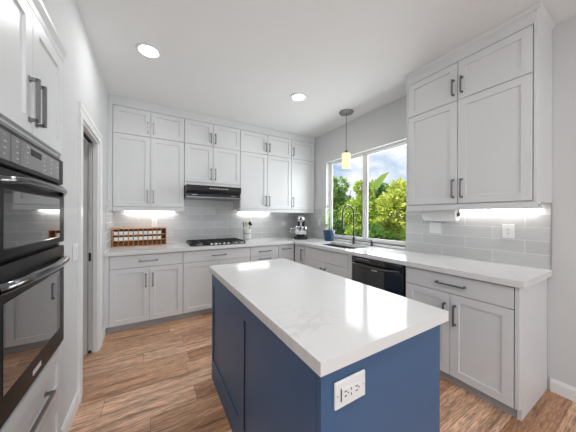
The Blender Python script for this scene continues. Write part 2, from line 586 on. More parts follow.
# window: two panes, frames, sill
wn = thing('window_1', 'white sliding window above the sink looking on greenery', None)
wn['kind'] = 'structure'
wx0, wx1 = XR + .085, XR + .13
wm = (WY0 + WY1) / 2 - .035
bm = bmesh.new()
fw = .028
bx(bm, wx0 - .015, wx1, WY0, WY1, WZ0, WZ0 + fw, .003)
bx(bm, wx0 - .015, wx1, WY0, WY1, WZ1 - fw, WZ1, .003)
bx(bm, wx0 - .015, wx1, WY0, WY0 + fw, WZ0 + fw, WZ1 - fw, .003)
bx(bm, wx0 - .015, wx1, WY1 - fw, WY1, WZ0 + fw, WZ1 - fw, .003)
bx(bm, wx0 - .004, wx1, wm - .014, wm + .014, WZ0 + fw, WZ1 - fw, .003)
finish('window_frame', bm, M_trim, wn)
for (a, b, xo_) in ((WY0 + fw, wm - .014, .0), (wm + .014, WY1 - fw, -.012)):
    bm = bmesh.new()
    x0_, x1_ = wx0 + .012 + xo_, wx0 + .032 + xo_
    s_ = .026
    bx(bm, x0_, x1_, a, b, WZ0 + fw, WZ0 + fw + s_, .002)
    bx(bm, x0_, x1_, a, b, WZ1 - fw - s_ * .6, WZ1 - fw, .002)
    bx(bm, x0_, x1_, a, a + s_, WZ0 + fw + s_, WZ1 - fw - s_ * .6, .002)
    bx(bm, x0_, x1_, b - s_, b, WZ0 + fw + s_, WZ1 - fw - s_ * .6, .002)
    sash = finish('sash', bm, M_trim, wn)
    finish('pane', box(x0_ + .008, x0_ + .012, a + s_ - .004, b - s_ + .004, WZ0 + fw + s_ - .004, WZ1 - fw - s_ * .6 + .004), M_glass, sash)
tag(finish('trim_1', box(XR - .022, XR + .072, WY0 + .001, WY1 + .02, WZ0 - .03, WZ0, .003), M_quartz),
    'white stone window sill ledge above the counter', kind='structure')

# tiled backsplashes
TZT = 1.452
tag(finish('trim_2', grid_slab([XL, .40, 1.20, XR], [CT1, 1.40, 1.80],
                               lambda u, v: v < 1.40 or .40 < u < 1.20, YB - .010, YB, 'y'), M_tilex),
    'gray subway tile backsplash on the back wall', kind='structure')
tag(finish('trim_3', grid_slab([.505, WY0, WY1, YB - .010], [CT1, WZ0 - .03, 1.395, TZT],
                               lambda u, v: (v < WZ0 - .03) or (u < WY0 or u > WY1) and (v < 1.395 or u > WY1), XR - .010, XR, 'x'), M_tiley),
    'gray subway tile backsplash on the window wall', kind='structure')
tag(finish('trim_4', box(XL, XL + .010, YF + .09, YB - .010, CT1, TZT), M_tiley),
    'short gray tile return beside the doorway wall', kind='structure')
tag(finish('trim_5', box(XR - .013, XR + .0, .498, .505, CT1, 1.44, .001), M_steel), 'metal edge strip ending the tile on right wall', kind='structure')

# fascia over the wall cabinets
bm = bmesh.new()
prism(bm, [(YUF + .004, 2.672), (YUF + .004, ZC), (YUF + .03, ZC), (YUF + .03, 2.672)], XL + .002, XR - .002, 'x')
tag(finish('trim_6', bm, M_cab), 'white fascia strip above the back wall cabinets', kind='structure')

# ================================================================= CABINETS
G = .0026  # half gap


def carcass(w_, z0, z1, depth, y0=.02, ins=.0):
    bm = bmesh.new()
    bx(bm, ins, w_ - ins, y0 + .0005, depth, z0, z1, .001)
    return bm


def upper(name_label, x0, x1, splits_low, ztop_low, zlow, place, handle_sides, rz=0, ends=(0, 0), crown=False):
    """wall cabinet: lower doors + top doors; local x from left, front at y=0"""
    w_ = x1 - x0
    loc, rot = place
    cab = thing('wall_cabinet', name_label, 'cabinet', loc, rot, 'white shaker wall cabinets')
    DEP = .356
    ZT = 2.668
    bm = carcass(w_, zlow - .006, 2.70 if not crown else ZC - .002, DEP)
    # light rail under the doors
    bx(bm, 0, w_, .006, .024, zlow - .055, zlow - .006, .002)
    if crown:
        bx(bm, 0, w_, .004, .022, ZT + .004, ZC - .002, .001)
        prism(bm, [(.004, ZC - .002), (-.020, ZC - .002), (-.016, ZC - .014), (-.002, ZC - .03), (.004, ZC - .034)], 0, w_ + .014, 'x')
        prism(bm, [(w_ - .002, ZC - .002), (w_ + .020, ZC - .002), (w_ + .016, ZC - .014), (w_ + .003, ZC - .03), (w_ - .002, ZC - .034)], -.012, DEP, 'y')
    finish('body', bm, M_cab, cab)
    xs = [ends[0]] + [s - x0 for s in splits_low] + [w_ - ends[1]]
    if ends[0] or ends[1]:
        if ends[0]: finish('filler', box(0, ends[0] - G, .004, .0205, zlow - .006, ZT + .004, .001), M_cab, cab)
        if ends[1]: finish('filler', box(w_ - ends[1] + G, w_, .004, .0205, zlow - .006, ZT + .004, .001), M_cab, cab)
    for i, (a, b) in enumerate(zip(xs, xs[1:])):
        hs = handle_sides[i]
        for (z0, z1, hz, hl) in ((zlow, ztop_low, zlow + .13, .160), (ztop_low, ZT, ztop_low + .118, .135)):
            bm = bmesh.new()
            shaker(bm, a + G, b - G, z0 + G, z1 - G)
            d = finish('door', bm, M_cab, cab)
            hx = b - .032 if hs == 'R' else a + .032
            pull(d, hx, hz, hl)
    return cab


ZM, ZD = 2.3356, 1.441
upper('wide white wall cabinet in the corner beside the doorway, above the wooden jar rack', -.40, .396, [-.006], ZM, ZD, ((-.40, YUF, 0), 0), 'RL')
upper('short white wall cabinet above the black range hood', .399, 1.197, [.785], ZM, 1.80, ((.399, YUF, 0), 0), 'RL')
upper('double-door white wall cabinet between range hood and window corner', 1.200, 2.131, [1.665], ZM, ZD, ((1.200, YUF, 0), 0), 'RL')
upper('narrow single-door white wall cabinet in the window corner above the mixer', 2.134, XR - .012, [], ZM, ZD, ((2.134, YUF, 0), 0), 'L')
bm = bmesh.new()
tag(finish('trim_7', box(XL + .001, -.402, YUF + .006, YUF + .024, 1.387, 2.672), M_cab), 'narrow white filler strip beside the corner wall cabinet', kind='structure')
# right uppers: local x = -world y
cabR = upper('tall white wall cabinet to the right of the window, above the paper towel roll', 0, .940, [.463], ZM, ZD, ((XUF, 1.440, 0), -PI / 2), 'RL', ends=(.018, .022), crown=True)


def base_unit(label, w_, place, layout, depth=.605, ends=(0, 0), toe_l=True, endpanel=False, low=False):
    loc, rot = place
    cab = thing('base_cabinet', label, 'cabinet', loc, rot, 'white shaker base cabinets')
    bm = carcass(w_, .085, CT0 - .001 if not low else .66, depth)
    if low:
        bx(bm, 0, w_, .0205, .045, .66, CT0 - .001)
        for a in (0, w_ - .018):
            bx(bm, a, a + .018, .045, depth, .66, CT0 - .001)
    finish('body', bm, M_cab, cab)
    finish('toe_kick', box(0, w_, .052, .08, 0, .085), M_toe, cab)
    if ends[0] or ends[1]:
        if ends[0]: finish('filler', box(0, ends[0] - G, .001, .021, .078, CT0 - .002, .001), M_cab, cab)
        if ends[1]: finish('filler', box(w_ - ends[1] + G, w_, .001, .021, .078, CT0 - .002, .001), M_cab, cab)
    if endpanel:
        bm = bmesh.new()
        prism(bm, [(.002, CT0 - .002), (.002, .085), (.045, .085), (.045, 0), (depth, 0), (depth, CT0 - .002)], w_ - .003, w_ + .018, 'x')
        finish('end_panel', bm, M_cab, cab)
    for it in layout:
        typ, a, b, z0, z1 = it[:5]
        bm = bmesh.new()
        if typ == 'door':
            shaker(bm, a + G, b - G, z0 + G, z1 - G)
        else:
            slabfront(bm, a + G, b - G, z0 + G, z1 - G)
        d = finish('door' if typ == 'door' else ('drawer' if typ == 'drawer' else 'false_front'), bm, M_cab, cab)
        if len(it) > 5 and it[5]:
            s_ = it[5]
            if typ == 'door':
                pull(d, b - .036 if s_ == 'R' else a + .036, z1 - .16, .155)
            else:
                pull(d, (a + b) / 2, (z0 + z1) / 2 + (it[6] if len(it) > 6 else 0), it[7] if len(it) > 7 else .19, vertical=False)
    return cab


ZS, ZB, ZTOP = .722, .078, .868
base_unit('white base cabinet at the doorway end, under the wooden jar rack', .756, ((-.40, YF, 0), 0),
          [('drawer', 0, .756, ZS, ZTOP, 1), ('door', 0, .387, ZB, ZS, 'R'), ('door', .387, .756, ZB, ZS, 'L')])
tag(finish('trim_8', box(XL + .001, -.401, YF + .002, YF + .02, .085, CT0 - .002), M_cab), 'white filler strip beside the first base cabinet', kind='structure')
base_unit('wide white base cabinet under the gas cooktop', .912, ((.357, YF, 0), 0),
          [('drawer', 0, .912, ZS, ZTOP, 1), ('door', 0, .456, ZB, ZS, 'R'), ('door', .456, .912, ZB, ZS, 'L')])
base_unit('white base cabinet under the utensil crock, right of the cooktop', .470, ((1.270, YF, 0), 0),
          [('drawer', 0, .470, ZS, ZTOP, 1), ('drawer', 0, .470, .40, ZS, 1, .12), ('drawer', 0, .470, ZB, .40, 1)])
base_unit('white corner base cabinet under the stand mixer', .298, ((1.741, YF, 0), 0),
          [('drawer', 0, .285, .64, ZTOP, 1, .05, .15), ('door', 0, .285, ZB, .64, None)])
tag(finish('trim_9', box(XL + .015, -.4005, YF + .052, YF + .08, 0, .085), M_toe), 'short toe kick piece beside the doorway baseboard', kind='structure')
# right run
base_unit('narrow white base cabinet at the inner corner of the window run', .268, ((XF, 3.188, 0), -PI / 2),
          [('door', .072, .268, ZB, ZTOP, None)], depth=.604, ends=(.072, 0))
dn = [o for o in bpy.data.objects if o.name.startswith('door') and o.parent and o.parent.get('label', '').startswith('narrow white base')][0]
pull(dn, .268 - .045, .725, .17)
base_unit('white sink base cabinet under the window sink', .972, ((XF, 2.919, 0), -PI / 2),
          [('false_front', .012, .912, .70, ZTOP), ('door', .012, .462, ZB, .70, 'R'), ('door', .462, .912, ZB, .70, 'L')],
          depth=.604, low=True, ends=(0, .058))
base_unit('white base cabinet at the right end of the counter, beside the dishwasher', .757, ((XF, 1.297, 0), -PI / 2),
          [('drawer', .014, .750, ZS, ZTOP, 1, 0, .20), ('door', .014, .378, ZB, ZS, 'R'), ('door', .378, .750, ZB, ZS, 'L')],
          depth=.604, endpanel=True)

# countertop with sink cutout
SX0, SX1, SY0, SY1 = 2.125, 2.535, 2.065, 2.86
bm = grid_slab([XL + .001, XF - .032, SX0, SX1, XR - .0105], [.495, SY0, SY1, YF - .032, YB - .0105],
               lambda u, v: (v > YF - .032 or u > XF - .032) and not (SX0 < u < SX1 and SY0 < v < SY1), CT0, CT1, 'z')
soften(bm, .003)
ctp = tag(finish('countertop', bm, M_quartz), 'white quartz L-shaped countertop along the back wall and window', 'countertop')

# ================================================================= OVEN TOWER (front faces +x)
TX = -.452
tw = TY1 - TY0 - .004
tower = thing('oven_cabinet', 'tall white cabinet surrounding the black double oven', 'cabinet', (TX, TY0 + .002, 0), PI / 2)
OV0, OV1, OZ0, OZ1 = .035, tw - .033, .632, 1.645
TD = .60
bm = bmesh.new()
bx(bm, 0, .02, .021, TD, 0, 2.23)
bx(bm, tw - .02, tw, .021, TD, 0, 2.23)
bx(bm, .02, tw - .02, .021, TD, .0, OZ0 - .004)
bx(bm, .02, tw - .02, .021, TD, OZ1 + .004, 2.23)
bx(bm, .02, tw - .02, TD - .02, TD, OZ0, OZ1)
# face frame
bx(bm, 0, OV0 - .002, .0, .021, 0, 2.23, .001)
bx(bm, OV1 + .002, tw, .0, .021, 0, 2.23, .001)
bx(bm, OV0 - .002, OV1 + .002, .0, .021, OZ1 + .004, OZ1 + .03, .001)
bx(bm, OV0 - .002, OV1 + .002, .0, .021, OZ0 - .03, OZ0 - .004, .001)
bx(bm, OV0 - .002, OV1 + .002, .0, .021, 2.18, 2.23, .001)
bx(bm, OV0 - .002, OV1 + .002, .004, .021, 0, .10, .001)
finish('body', bm, M_cab, tower)
bm = bmesh.new()
prism(bm, [(-.0078, 2.205), (-.012, 2.21), (-.016, 2.235), (-.030, 2.262), (-.032, 2.275), (-.0078, 2.275)], -.03, tw + .03, 'x')
finish('crown_molding', bm, M_cab, tower)
mid = tw / 2
for (a, b, hs) in ((OV0 - .022, mid, 'R'), (mid, OV1 + .022, 'L')):
    bm = bmesh.new()
    shaker(bm, a + G, b - G, 1.668, 2.19, y=-.020, fr=.062)
    d = finish('door', bm, M_cab, tower)
    pull(d, b - .030 if hs == 'R' else a + .036, 1.805, .18, y=-.020, s=.0065, out=.026)
for (z0, z1) in ((.352, .602), (.10, .348)):
    bm = bmesh.new()
    shaker(bm, OV0 - .022 + G, OV1 + .022 - G, z0 + G, z1 - G, y=-.020, fr=.062)
    d = finish('drawer', bm, M_cab, tower)
    pull(d, mid, (z0 + z1) / 2 + .0, .30, vertical=False, y=-.020, s=.0065, out=.03)

# double oven, local frame like the tower (front = -y local)
ov = thing('wall_oven', 'black double wall oven set in the tall white cabinet', 'oven', (TX, TY0 + .002, 0), PI / 2)
bm = bmesh.new()
bx(bm, OV0, OV1, -.004, .40, OZ0, OZ1, .002)
finish('oven_body', bm, M_oven, ov)
bm = bmesh.new()
bx(bm, OV0 - .004, OV1 + .004, -.012, -.004, OZ1 - .012, OZ1 + .006, .001)
bx(bm, OV1 - .002, OV1 + .006, -.012, -.004, OZ0, OZ1, .001)
finish('trim_strip', bm, M_dsteel, ov)
cpn = finish('control_panel', box(OV0 + .002, OV1 - .004, -.030, -.004, 1.497, OZ1 - .016, .004), M_panelgray, ov)
finish('display', box(OV0 + .075, OV1 - .075, -.0315, -.029, 1.515, 1.612, .001), M_bglass, cpn)
M_key = principled('keypad_print', (.55, .55, .56), .4)
for k in range(7):
    for j in range(4):
        if k in (3,): continue
        x = OV0 + .10 + k * .083
        z = 1.532 + j * .021
        finish('button', box(x, x + (.016 if (k + j) % 3 else .009), -.0325, -.031, z, z + .004), M_key, cpn)
finish('clock_screen', box(mid - .05, mid + .05, -.0325, -.031, 1.572, 1.598), M_panelgray, cpn)


def oven_door(z0, z1, w0, w1, hz, bow, thick=.012):
    bm = bmesh.new()
    bx(bm, OV0 + .004, OV1 - .006, -.036, -.005, z0, z1, .005, seg=2)
    d = finish('oven_door', bm, M_oven, ov, smooth=True)
    finish('oven_window', box(OV0 + .085, OV1 - .085, -.0375, -.035, w0, w1, .002), M_bglass, d)
    bm = bmesh.new()
    a, b = OV0 + .045, OV1 - .065
    pts, rr = [], []
    for i in range(25):
        s = i / 24
        x = a + (b - a) * s
        e = math.sin(PI * s)
        y = -.036 - .030 * min(1, e * 2.3) ** .7 - bow * e
        z = hz - .012 + .012 * min(1, e * 2)
        pts.append((x, y, z)); rr.append(thick if .05 < s < .95 else thick * 1.15)
    tube(bm, pts, rr, 12)
    finish('handle', bm, principled('black_chrome', (.16, .16, .165), .10, metal=1.0) if 'black_chrome' not in MATS else MATS['black_chrome'], d, smooth=True)
    return d


oven_door(1.185, 1.485, 1.215, 1.415, 1.452, .012)
d2 = oven_door(OZ0 + .006, 1.165, .735, 1.04, 1.105, .024, .018)
finish('badge', box(mid - .045, mid + .035, -.0385, -.036, .672, .692, .001), M_badge, d2)

# ================================================================= ISLAND
IX0, IX1, IY0, IY1 = .4165, 1.129, .513, 1.962
OH = .020
isl = thing('kitchen_island', 'navy blue panelled kitchen island base on wood floor', 'island', ((IX0 + IX1) / 2, (IY0 + IY1) / 2, 0))
ox, oy = (IX0 + IX1) / 2, (IY0 + IY1) / 2
ITZ = .914
IBZ = ITZ - .0415
bx0, bx1, by0, by1 = IX0 + OH, IX1 - OH, IY0 + OH + .005, IY1 - OH
bm = bmesh.new()
bx(bm, bx0 + .0205 - ox, bx1 - .0185 - ox, by0 + .0125 - oy, by1 - .004 - oy, 0, IBZ - .001)
finish('body', bm, M_navy, isl)
# left face: frame with two recessed panels, a narrow reveal round each
L0, L1 = by0 - oy, by1 - oy
mid_s = 1.235 - oy
PZ0, PZ1 = .168, .764
P1, P2, P3, P4 = L0 + .085, mid_s - .042, mid_s + .042, L1 - .045
bmg = grid_slab([L0 + .0205, P1, P2, P3, P4, L1], [0, PZ0, PZ1, IBZ - .001],
                lambda u, v: not (PZ0 < v < PZ1 and (P1 < u < P2 or P3 < u < P4)), bx0 - ox, bx0 + .020 - ox, 'x')
finish('panel_frame', bmg, M_navy, isl)
for (a, b) in ((P1, P2), (P3, P4)):
    finish('inset_panel', box(bx0 + .006 - ox, bx0 + .0195 - ox, a + .004, b - .010, PZ0 + .006, PZ1 - .006, .001), M_navy, isl)
for b in (P2, P4):  # near-black strips put in as the shade line at each panel's far edge
    finish('shadow_strip', box(bx0 + .0015 - ox, bx0 + .0195 - ox, b - .0095, b - .0003, PZ0 + .002, PZ1 - .002), M_dark, isl)
finish('side_panel', box(bx1 - .018 - ox, bx1 - ox, L0 + .0125, L1, 0, IBZ - .001), M_navy, isl)
finish('corner_post', box(bx0 - ox, bx0 + .021 - ox, L0 - .003, L0 + .02, 0, IBZ - .001, .001), M_navy, isl)
finish('end_panel', box(bx0 + .0222 - ox, bx1 - ox, L0, L0 + .012, 0, IBZ - .001, .0008), M_navy, isl)
bm = box(IX0, IX1, IY0, IY1, IBZ, ITZ)
soften(bm, .003)
itop = tag(finish('island_countertop', bm, M_quartz), 'thick white quartz top on the navy island', 'countertop')


# ================================================================= ELECTRICAL PLATES
def plate(name, label, cat, loc, rz, horizontal=False, kind='outlet', group=None, wide=.07, high=.115):
    """local: front = -y, wall at y=0, centred"""
    if horizontal: wide, high = high, wide
    p = thing(name, label, cat, loc, rz, group)
    finish('cover_plate', box(-wide / 2, wide / 2, -.006, -.0004, -high / 2, high / 2, .002), M_plate, p)
    if kind == 'outlet':
        for s in (-1, 1):
            cx_, cz_ = (s * .020, 0) if horizontal else (0, s * .020)
            f = finish('socket', box(cx_ - .014, cx_ + .014, -.008, -.005, cz_ - .014, cz_ + .014, .002), M_plate, p)
            bm = bmesh.new()
            if horizontal:
                for q in (-1, 1):
                    bx(bm, cx_ - .005, cx_ + .006, -.0088, -.0075, cz_ + q * .006 - .0012, cz_ + q * .006 + .0012)
                bx(bm, cx_ - .0115, cx_ - .0075, -.0088, -.0075, cz_ - .002, cz_ + .002)
            else:
                for q in (-1, 1):
                    bx(bm, cx_ + q * .006 - .0012, cx_ + q * .006 + .0012, -.0088, -.0075, cz_ - .004, cz_ + .006)
                bx(bm, cx_ - .002, cx_ + .002, -.0088, -.0075, cz_ - .0115, cz_ - .0075)
            finish('slots', bm, M_dark, f)
    else:
        for s in (-1, 1):
            finish('rocker', box(s * .023 - .016, s * .023 + .016, -.010, -.005, -.033, .033, .003), M_plate, p)
    for s in (-1, 1):
        finish('screw', box(-.002, .002, -.0068, -.0055, s * high * .42 - .002, s * high * .42 + .002), M_steel, p)
    return p


# island: larger horizontal decora outlet
isp = thing('power_outlet', 'white horizontal outlet plate on the blue end of the island', 'outlet', (.553, by0 + .0003, .776), 0, 'white outlet plates')
finish('cover_plate', box(-.067, .067, -.010, -.0004, -.042, .042, .003), M_plate, isp)
f = finish('socket', box(-.042, .042, -.0125, -.0095, -.018, .018, .002), M_plate, isp)
bm = bmesh.new()
bx(bm, -.045, -.0425, -.0128, -.0095, -.020, .020)
for cxx in (-.026, .022):
    for q in (-1, 1):
        bx(bm, cxx - .005, cxx + .005, -.0133, -.012, q * .007 - .0014, q * .007 + .0014)
    bx(bm, cxx + .008, cxx + .012, -.0133, -.012, -.002, .002)
bx(bm, -.004, -.001, -.0133, -.012, .004, .012)
bx(bm, -.004, -.001, -.0133, -.012, -.012, -.004)
finish('slots', bm, M_dark, f)
for s in (-1, 1): finish('screw', box(s * .056 - .002, s * .056 + .002, -.0112, -.009, -.002, .002), M_steel, isp)

plate('power_outlet', 'white upright outlet on gray tile near the right end of the counter', 'outlet', (XR - .0103, .745, 1.205), -PI / 2, group='white outlet plates', wide=.078, high=.118)
plate('light_switch', 'white double rocker switch plate on the tile under the paper towel roll', 'switch', (XR - .0103, 1.33, 1.205), -PI / 2, kind='switch', wide=.118, high=.115)
plate('power_outlet', 'white outlet on the back wall tile just above the wooden jar rack', 'outlet', (.045, YB - .0103, 1.225), 0, group='white outlet plates')
plate('power_outlet', 'white outlet on the corner tile between stand mixer and potted plant', 'outlet', (XR - .0103, 3.30, 1.215), -PI / 2, group='white outlet plates')

plate('light_switch', 'white switch plate on the left wall between tall oven cabinet and doorway', 'switch', (XL + .0004, 2.06, 1.08), PI / 2, kind='switch', wide=.118, high=.115)

# ================================================================= APPLIANCES
# range hood
hd = thing('range_hood', 'black under-cabinet range hood above the gas cooktop', 'hood', (.405, YB - .011, 1.562))
hw = .755
bm = bmesh.new()
prism(bm, [(0, .03), (0, .182), (-.355, .182), (-.50, .182), (-.50, .115), (-.46, .07), (-.46, .03)], 0, hw, 'x')
finish('hood_shell', bm, M_black, hd)
bm = bmesh.new()
bx(bm, .0, hw, -.505, 0, .012, .03, .003)
finish('bottom_lip', bm, M_dsteel, hd)
for i in range(9): finish('button', box(hw * .40 + i * .030, hw * .40 + i * .030 + .018, -.503, -.499, .140, .150), M_badge, hd)
for s in (.14, .86):
    finish('lamp_lens', box(hw * s - .035, hw * s + .035, -.474, -.458, .046, .060, .002), M_dsteel, hd)

# cooktop
ck = thing('gas_cooktop', 'black gas cooktop with cast iron grates under the range hood', 'cooktop', (.84, 3.50, CT1 + .0003))
finish('glass_base', box(-.39, .39, -.255, .255, 0, .010, .003), M_bglass, ck)
for gx in (-.255, 0, .255):
    bm = bmesh.new()
    g0, g1, h0, h1 = gx - .122, gx + .122, -.235, .235
    zt = .042
    for a in (g0 + .006, gx, g1 - .006): bx(bm, a - .006, a + .006, h0, h1, zt - .011, zt, .001)
    for b in (h0 + .006, -.115, 0, .115, h1 - .006): bx(bm, g0, g1, b - .006, b + .006, zt - .012, zt - .001, .001)
    for a in (g0 + .007, g1 - .007):
        for b in (h0 + .007, h1 - .007): bx(bm, a - .007, a + .007, b - .007, b + .007, .009, zt - .01)
    finish('grate', bm, M_iron, ck)
for (a, b, r) in ((-.255, -.115, .040), (-.255, .115, .034), (0, .0, .05), (.255, .115, .04), (.255, -.115, .034)):
    bm = bmesh.new()
    lathe(bm, [(0, .009), (r + .012, .009), (r + .010, .018), (r, .020), (r, .027), (0, .029)], 20, Matrix.Translation((a, b, 0)))
    finish('burner', bm, M_dsteel, ck, smooth=True)
for i in range(5):
    bm = bmesh.new()
    lathe(bm, [(0, .009), (.017, .009), (.016, .026), (.014, .030), (0, .030)], 16, Matrix.Translation((-.12 + i * .06, -.243, 0)))
    finish('knob', bm, M_steel, ck, smooth=True)

# dishwasher
dw = thing('dishwasher', 'black dishwasher between the sink cabinet and the end cabinet', 'dishwasher', (XF, 1.942, 0), -PI / 2)
dww = .640
finish('tub', box(.002, dww - .002, .03, .58, .09, CT0 - .004), M_blackpl, dw)
bm = bmesh.new()
bx(bm, .006, dww - .006, -.006, .03, .10, .785, .004, seg=2)
dwd = finish('door', bm, M_black, dw, smooth=True)
bm = bmesh.new()
bx(bm, .006, dww - .006, -.010, .03, .789, CT0 - .008, .004, seg=2)
cpd = finish('control_strip', bm, M_black, dw, smooth=True)
bm = bmesh.new()
pts = [(.03 + (dww - .06) * i / 20, -.012 - .034 * min(1, math.sin(PI * i / 20) * 2.6), .800 - .012 * math.sin(PI * i / 20)) for i in range(21)]
tube(bm, pts, .012, 10)
finish('handle', bm, M_bglass, cpd, smooth=True)
for i in range(6): finish('button', box(.08 + i * .03, .095 + i * .03, -.0108, -.009, .846, .852), M_badge, cpd)
finish('badge', box(dww / 2 - .04, dww / 2 + .03, -.0075, -.005, .748, .760, .001), M_badge, dwd)
finish('kick_plate', box(.004, dww - .004, .05, .07, .0, .09), M_blackpl, dw)

# sink bowl
sk = thing('sink', 'stainless undermount sink bowl set in the counter below the window', 'sink', ((SX0 + SX1) / 2, (SY0 + SY1) / 2, CT0 - .20))
bm = bmesh.new()
hx, hy = (SX1 - SX0) / 2, (SY1 - SY0) / 2
def rrect(hx_, hy_, r_, z_, n=5):
    out = []
    for qx, qy, a0 in ((1, 1, 0), (-1, 1, 90), (-1, -1, 180), (1, -1, 270)):
        for i in range(n + 1):
            a = math.radians(a0 + 90 * i / n)
            out.append((qx * (hx_ - r_) + r_ * math.cos(a), qy * (hy_ - r_) + r_ * math.sin(a), z_))
    return out
R = [rrect(hx + .02, hy + .02, .03, .1985), rrect(hx + .001, hy + .001, .022, .1985), rrect(hx - .004, hy - .004, .03, .03), rrect(hx - .03, hy - .03, .03, .004), rrect(.03, .03, .028, .001)]
rv = [[bm.verts.new(p) for p in r] for r in R]
for a, b in zip(rv, rv[1:]):
    for i in range(len(a)):
        bm.faces.new((a[i], a[(i + 1) % len(a)], b[(i + 1) % len(a)], b[i]))
bm.faces.new(rv[-1])
finish('bowl', bm, M_sink, sk, smooth=True)
bm = bmesh.new()
lathe(bm, [(0, .004), (.03, .004), (.036, .007), (.042, .004), (.042, .0015)], 20)
finish('drain', bm, M_dsteel, sk, smooth=True)

# faucet: gooseneck with pull-down spray head, reaching over the sink (-x)
fc = thing('kitchen_faucet', 'tall dark steel gooseneck faucet behind the sink', 'faucet', (2.588, 2.43, CT1 + .0003))
bm = bmesh.new()
lathe(bm, [(0, 0), (.027, 0), (.027, .006), (.020, .012), (.020, .085), (.016, .095), (0, .095)], 20)
finish('base', bm, M_fauc, fc, smooth=True)
bm = bmesh.new()
pts = [(0, 0, .09), (0, 0, .25), (0, 0, .43)]
R0 = .112
for i in range(1, 13):
    a = PI * i / 12
    pts.append((-R0 + R0 * math.cos(a), 0, .43 + R0 * 1.18 * math.sin(a)))
pts.append((-2 * R0, 0, .36))
tube(bm, pts, .0115, 12)
finish('neck', bm, M_fauc, fc, smooth=True)
bm = bmesh.new()
lathe(bm, [(0, .36), (.014, .36), (.016, .33), (.017, .25), (.020, .225), (.018, .220), (0, .220)], 16, Matrix.Translation((-2 * R0, 0, 0)))
finish('spray_head', bm, M_fauc, fc, smooth=True)
bm = bmesh.new()
tube(bm, [(0, -.018, .055), (0, -.045, .060), (0, -.085, .085)], [.010, .007, .005], 10)
finish('lever', bm, M_steel, fc, smooth=True)

sdp = thing('soap_dispenser', 'short steel soap dispenser on the counter right of the faucet', 'dispenser', (2.60, 2.12, CT1 + .0003))
bm = bmesh.new()
lathe(bm, [(0, 0), (.020, 0), (.020, .005), (.015, .010), (.015, .062), (.010, .066), (0, .066)], 18)
finish('base', bm, M_fauc, sdp, smooth=True)
bm = bmesh.new()
tube(bm, [(0, 0, .06), (0, 0, .082), (-.02, 0, .086), (-.06, 0, .080)], [.008, .008, .007, .005], 10)
finish('spout', bm, M_fauc, sdp, smooth=True)


# ================================================================= COUNTER OBJECTS
# spice jar rack
RX0, RX1, RY0, RY1 = -.428, .190, 3.655, 3.775
rk = thing('spice_rack', 'long wooden rack of white-capped jars on the back counter', 'rack', (RX0, RY0, CT1 + .0003))
rw, rd, rh = RX1 - RX0, RY1 - RY0, .235
NC = 11
th = .008
finish('side_panel', box(0, th, 0, rd, 0, rh, .001), M_wood, rk)
finish('side_panel', box(rw - th, rw, 0, rd, 0, rh, .001), M_wood, rk)
RZ = [0.0, .072, .146, rh - th]
for z in RZ: finish('shelf', box(th, rw - th, 0, rd, z, z + th, .001), M_wood, rk)
cwid = (rw - 2 * th) / NC
for i in range(1, NC):
    x = th + i * cwid
    for a, b in zip(RZ, RZ[1:]): finish('divider', box(x - .003, x + .003, .002, rd - .005, a + th, b), M_wood, rk)
finish('back_panel', box(th, rw - th, rd - .005, rd, th, rh - th), M_woodd, rk)
jar_proto = None


def copy_tree(o, parent=None):
    c = o.copy()
    C.objects.link(c)
    if parent: c.parent = parent
    for ch in list(o.children): copy_tree(ch, c)
    return c


def make_jar():
    j = thing('spice_jar', 'small jar lying in the wooden rack with its square white lid facing out', 'jar', (0, 0, 0), 0, 'white-lidded jars in the rack')
    bm = bmesh.new()
    bx(bm, -.020, .020, .012, .095, 0, .042, .005, seg=2)
    finish('glass', bm, M_jar, j, smooth=True)
    bm = bmesh.new()
    bx(bm, -.0215, .0215, -.004, .016, .0, .045, .005, seg=2)
    finish('lid', bm, M_lid, j, smooth=True)
    return j


jar_proto = make_jar()
first = True
for r in (1, 2):
    for i in range(NC - 1):
        o = jar_proto if first else copy_tree(jar_proto)
        first = False
        o.location = (RX0 + th + (i + .5) * cwid + .001, RY0 + .004, CT1 + .0003 + RZ[r] + th + .0003)
        o.rotation_euler = (0, 0, 0)
# bottom row: dark wooden-lidded jars
jd = thing('spice_jar', 'small brown-lidded jar in the bottom row of the wooden rack', 'jar', (0, 0, 0), 0, 'brown-lidded jars in the rack')
bm = bmesh.new(); bx(bm, -.020, .020, .014, .095, 0, .042, .005, seg=2); finish('glass', bm, M_jar, jd, smooth=True)
bm = bmesh.new()
lathe(bm, [(0, -.012), (.017, -.012), (.019, -.008), (.019, .008), (0, .008)], 14, Matrix.Translation((0, .008, .021)) @ Matrix.Rotation(-PI / 2, 4, 'X'))
finish('lid', bm, M_woodd, jd, smooth=True)
for i in range(NC):
    o = jd if i == 0 else copy_tree(jd)
    o.location = (RX0 + th + (i + .5) * cwid, RY0 + .008, CT1 + .0003 + th + .0003)

# utensil crock
crx, cry = 1.375, 3.60
cr = thing('utensil_crock', 'white banded utensil crock on the counter right of the cooktop', 'crock', (crx, cry, CT1 + .0003))
bm = bmesh.new()
lathe(bm, [(0, 0), (.062, 0), (.066, .006), (.066, .180), (.069, .186), (.066, .190), (.060, .186), (.060, .012), (0, .012)], 28)
finish('pot', bm, M_stone, cr, smooth=True)
for z in (.03, .075, .12, .165):
    bm = bmesh.new()
    lathe(bm, [(.0655, z - .006), (.0675, z - .004), (.0675, z + .004), (.0655, z + .006)], 28)
    finish('band', bm, M_stoneb if z in (.03, .12) else M_stone, cr, smooth=True)


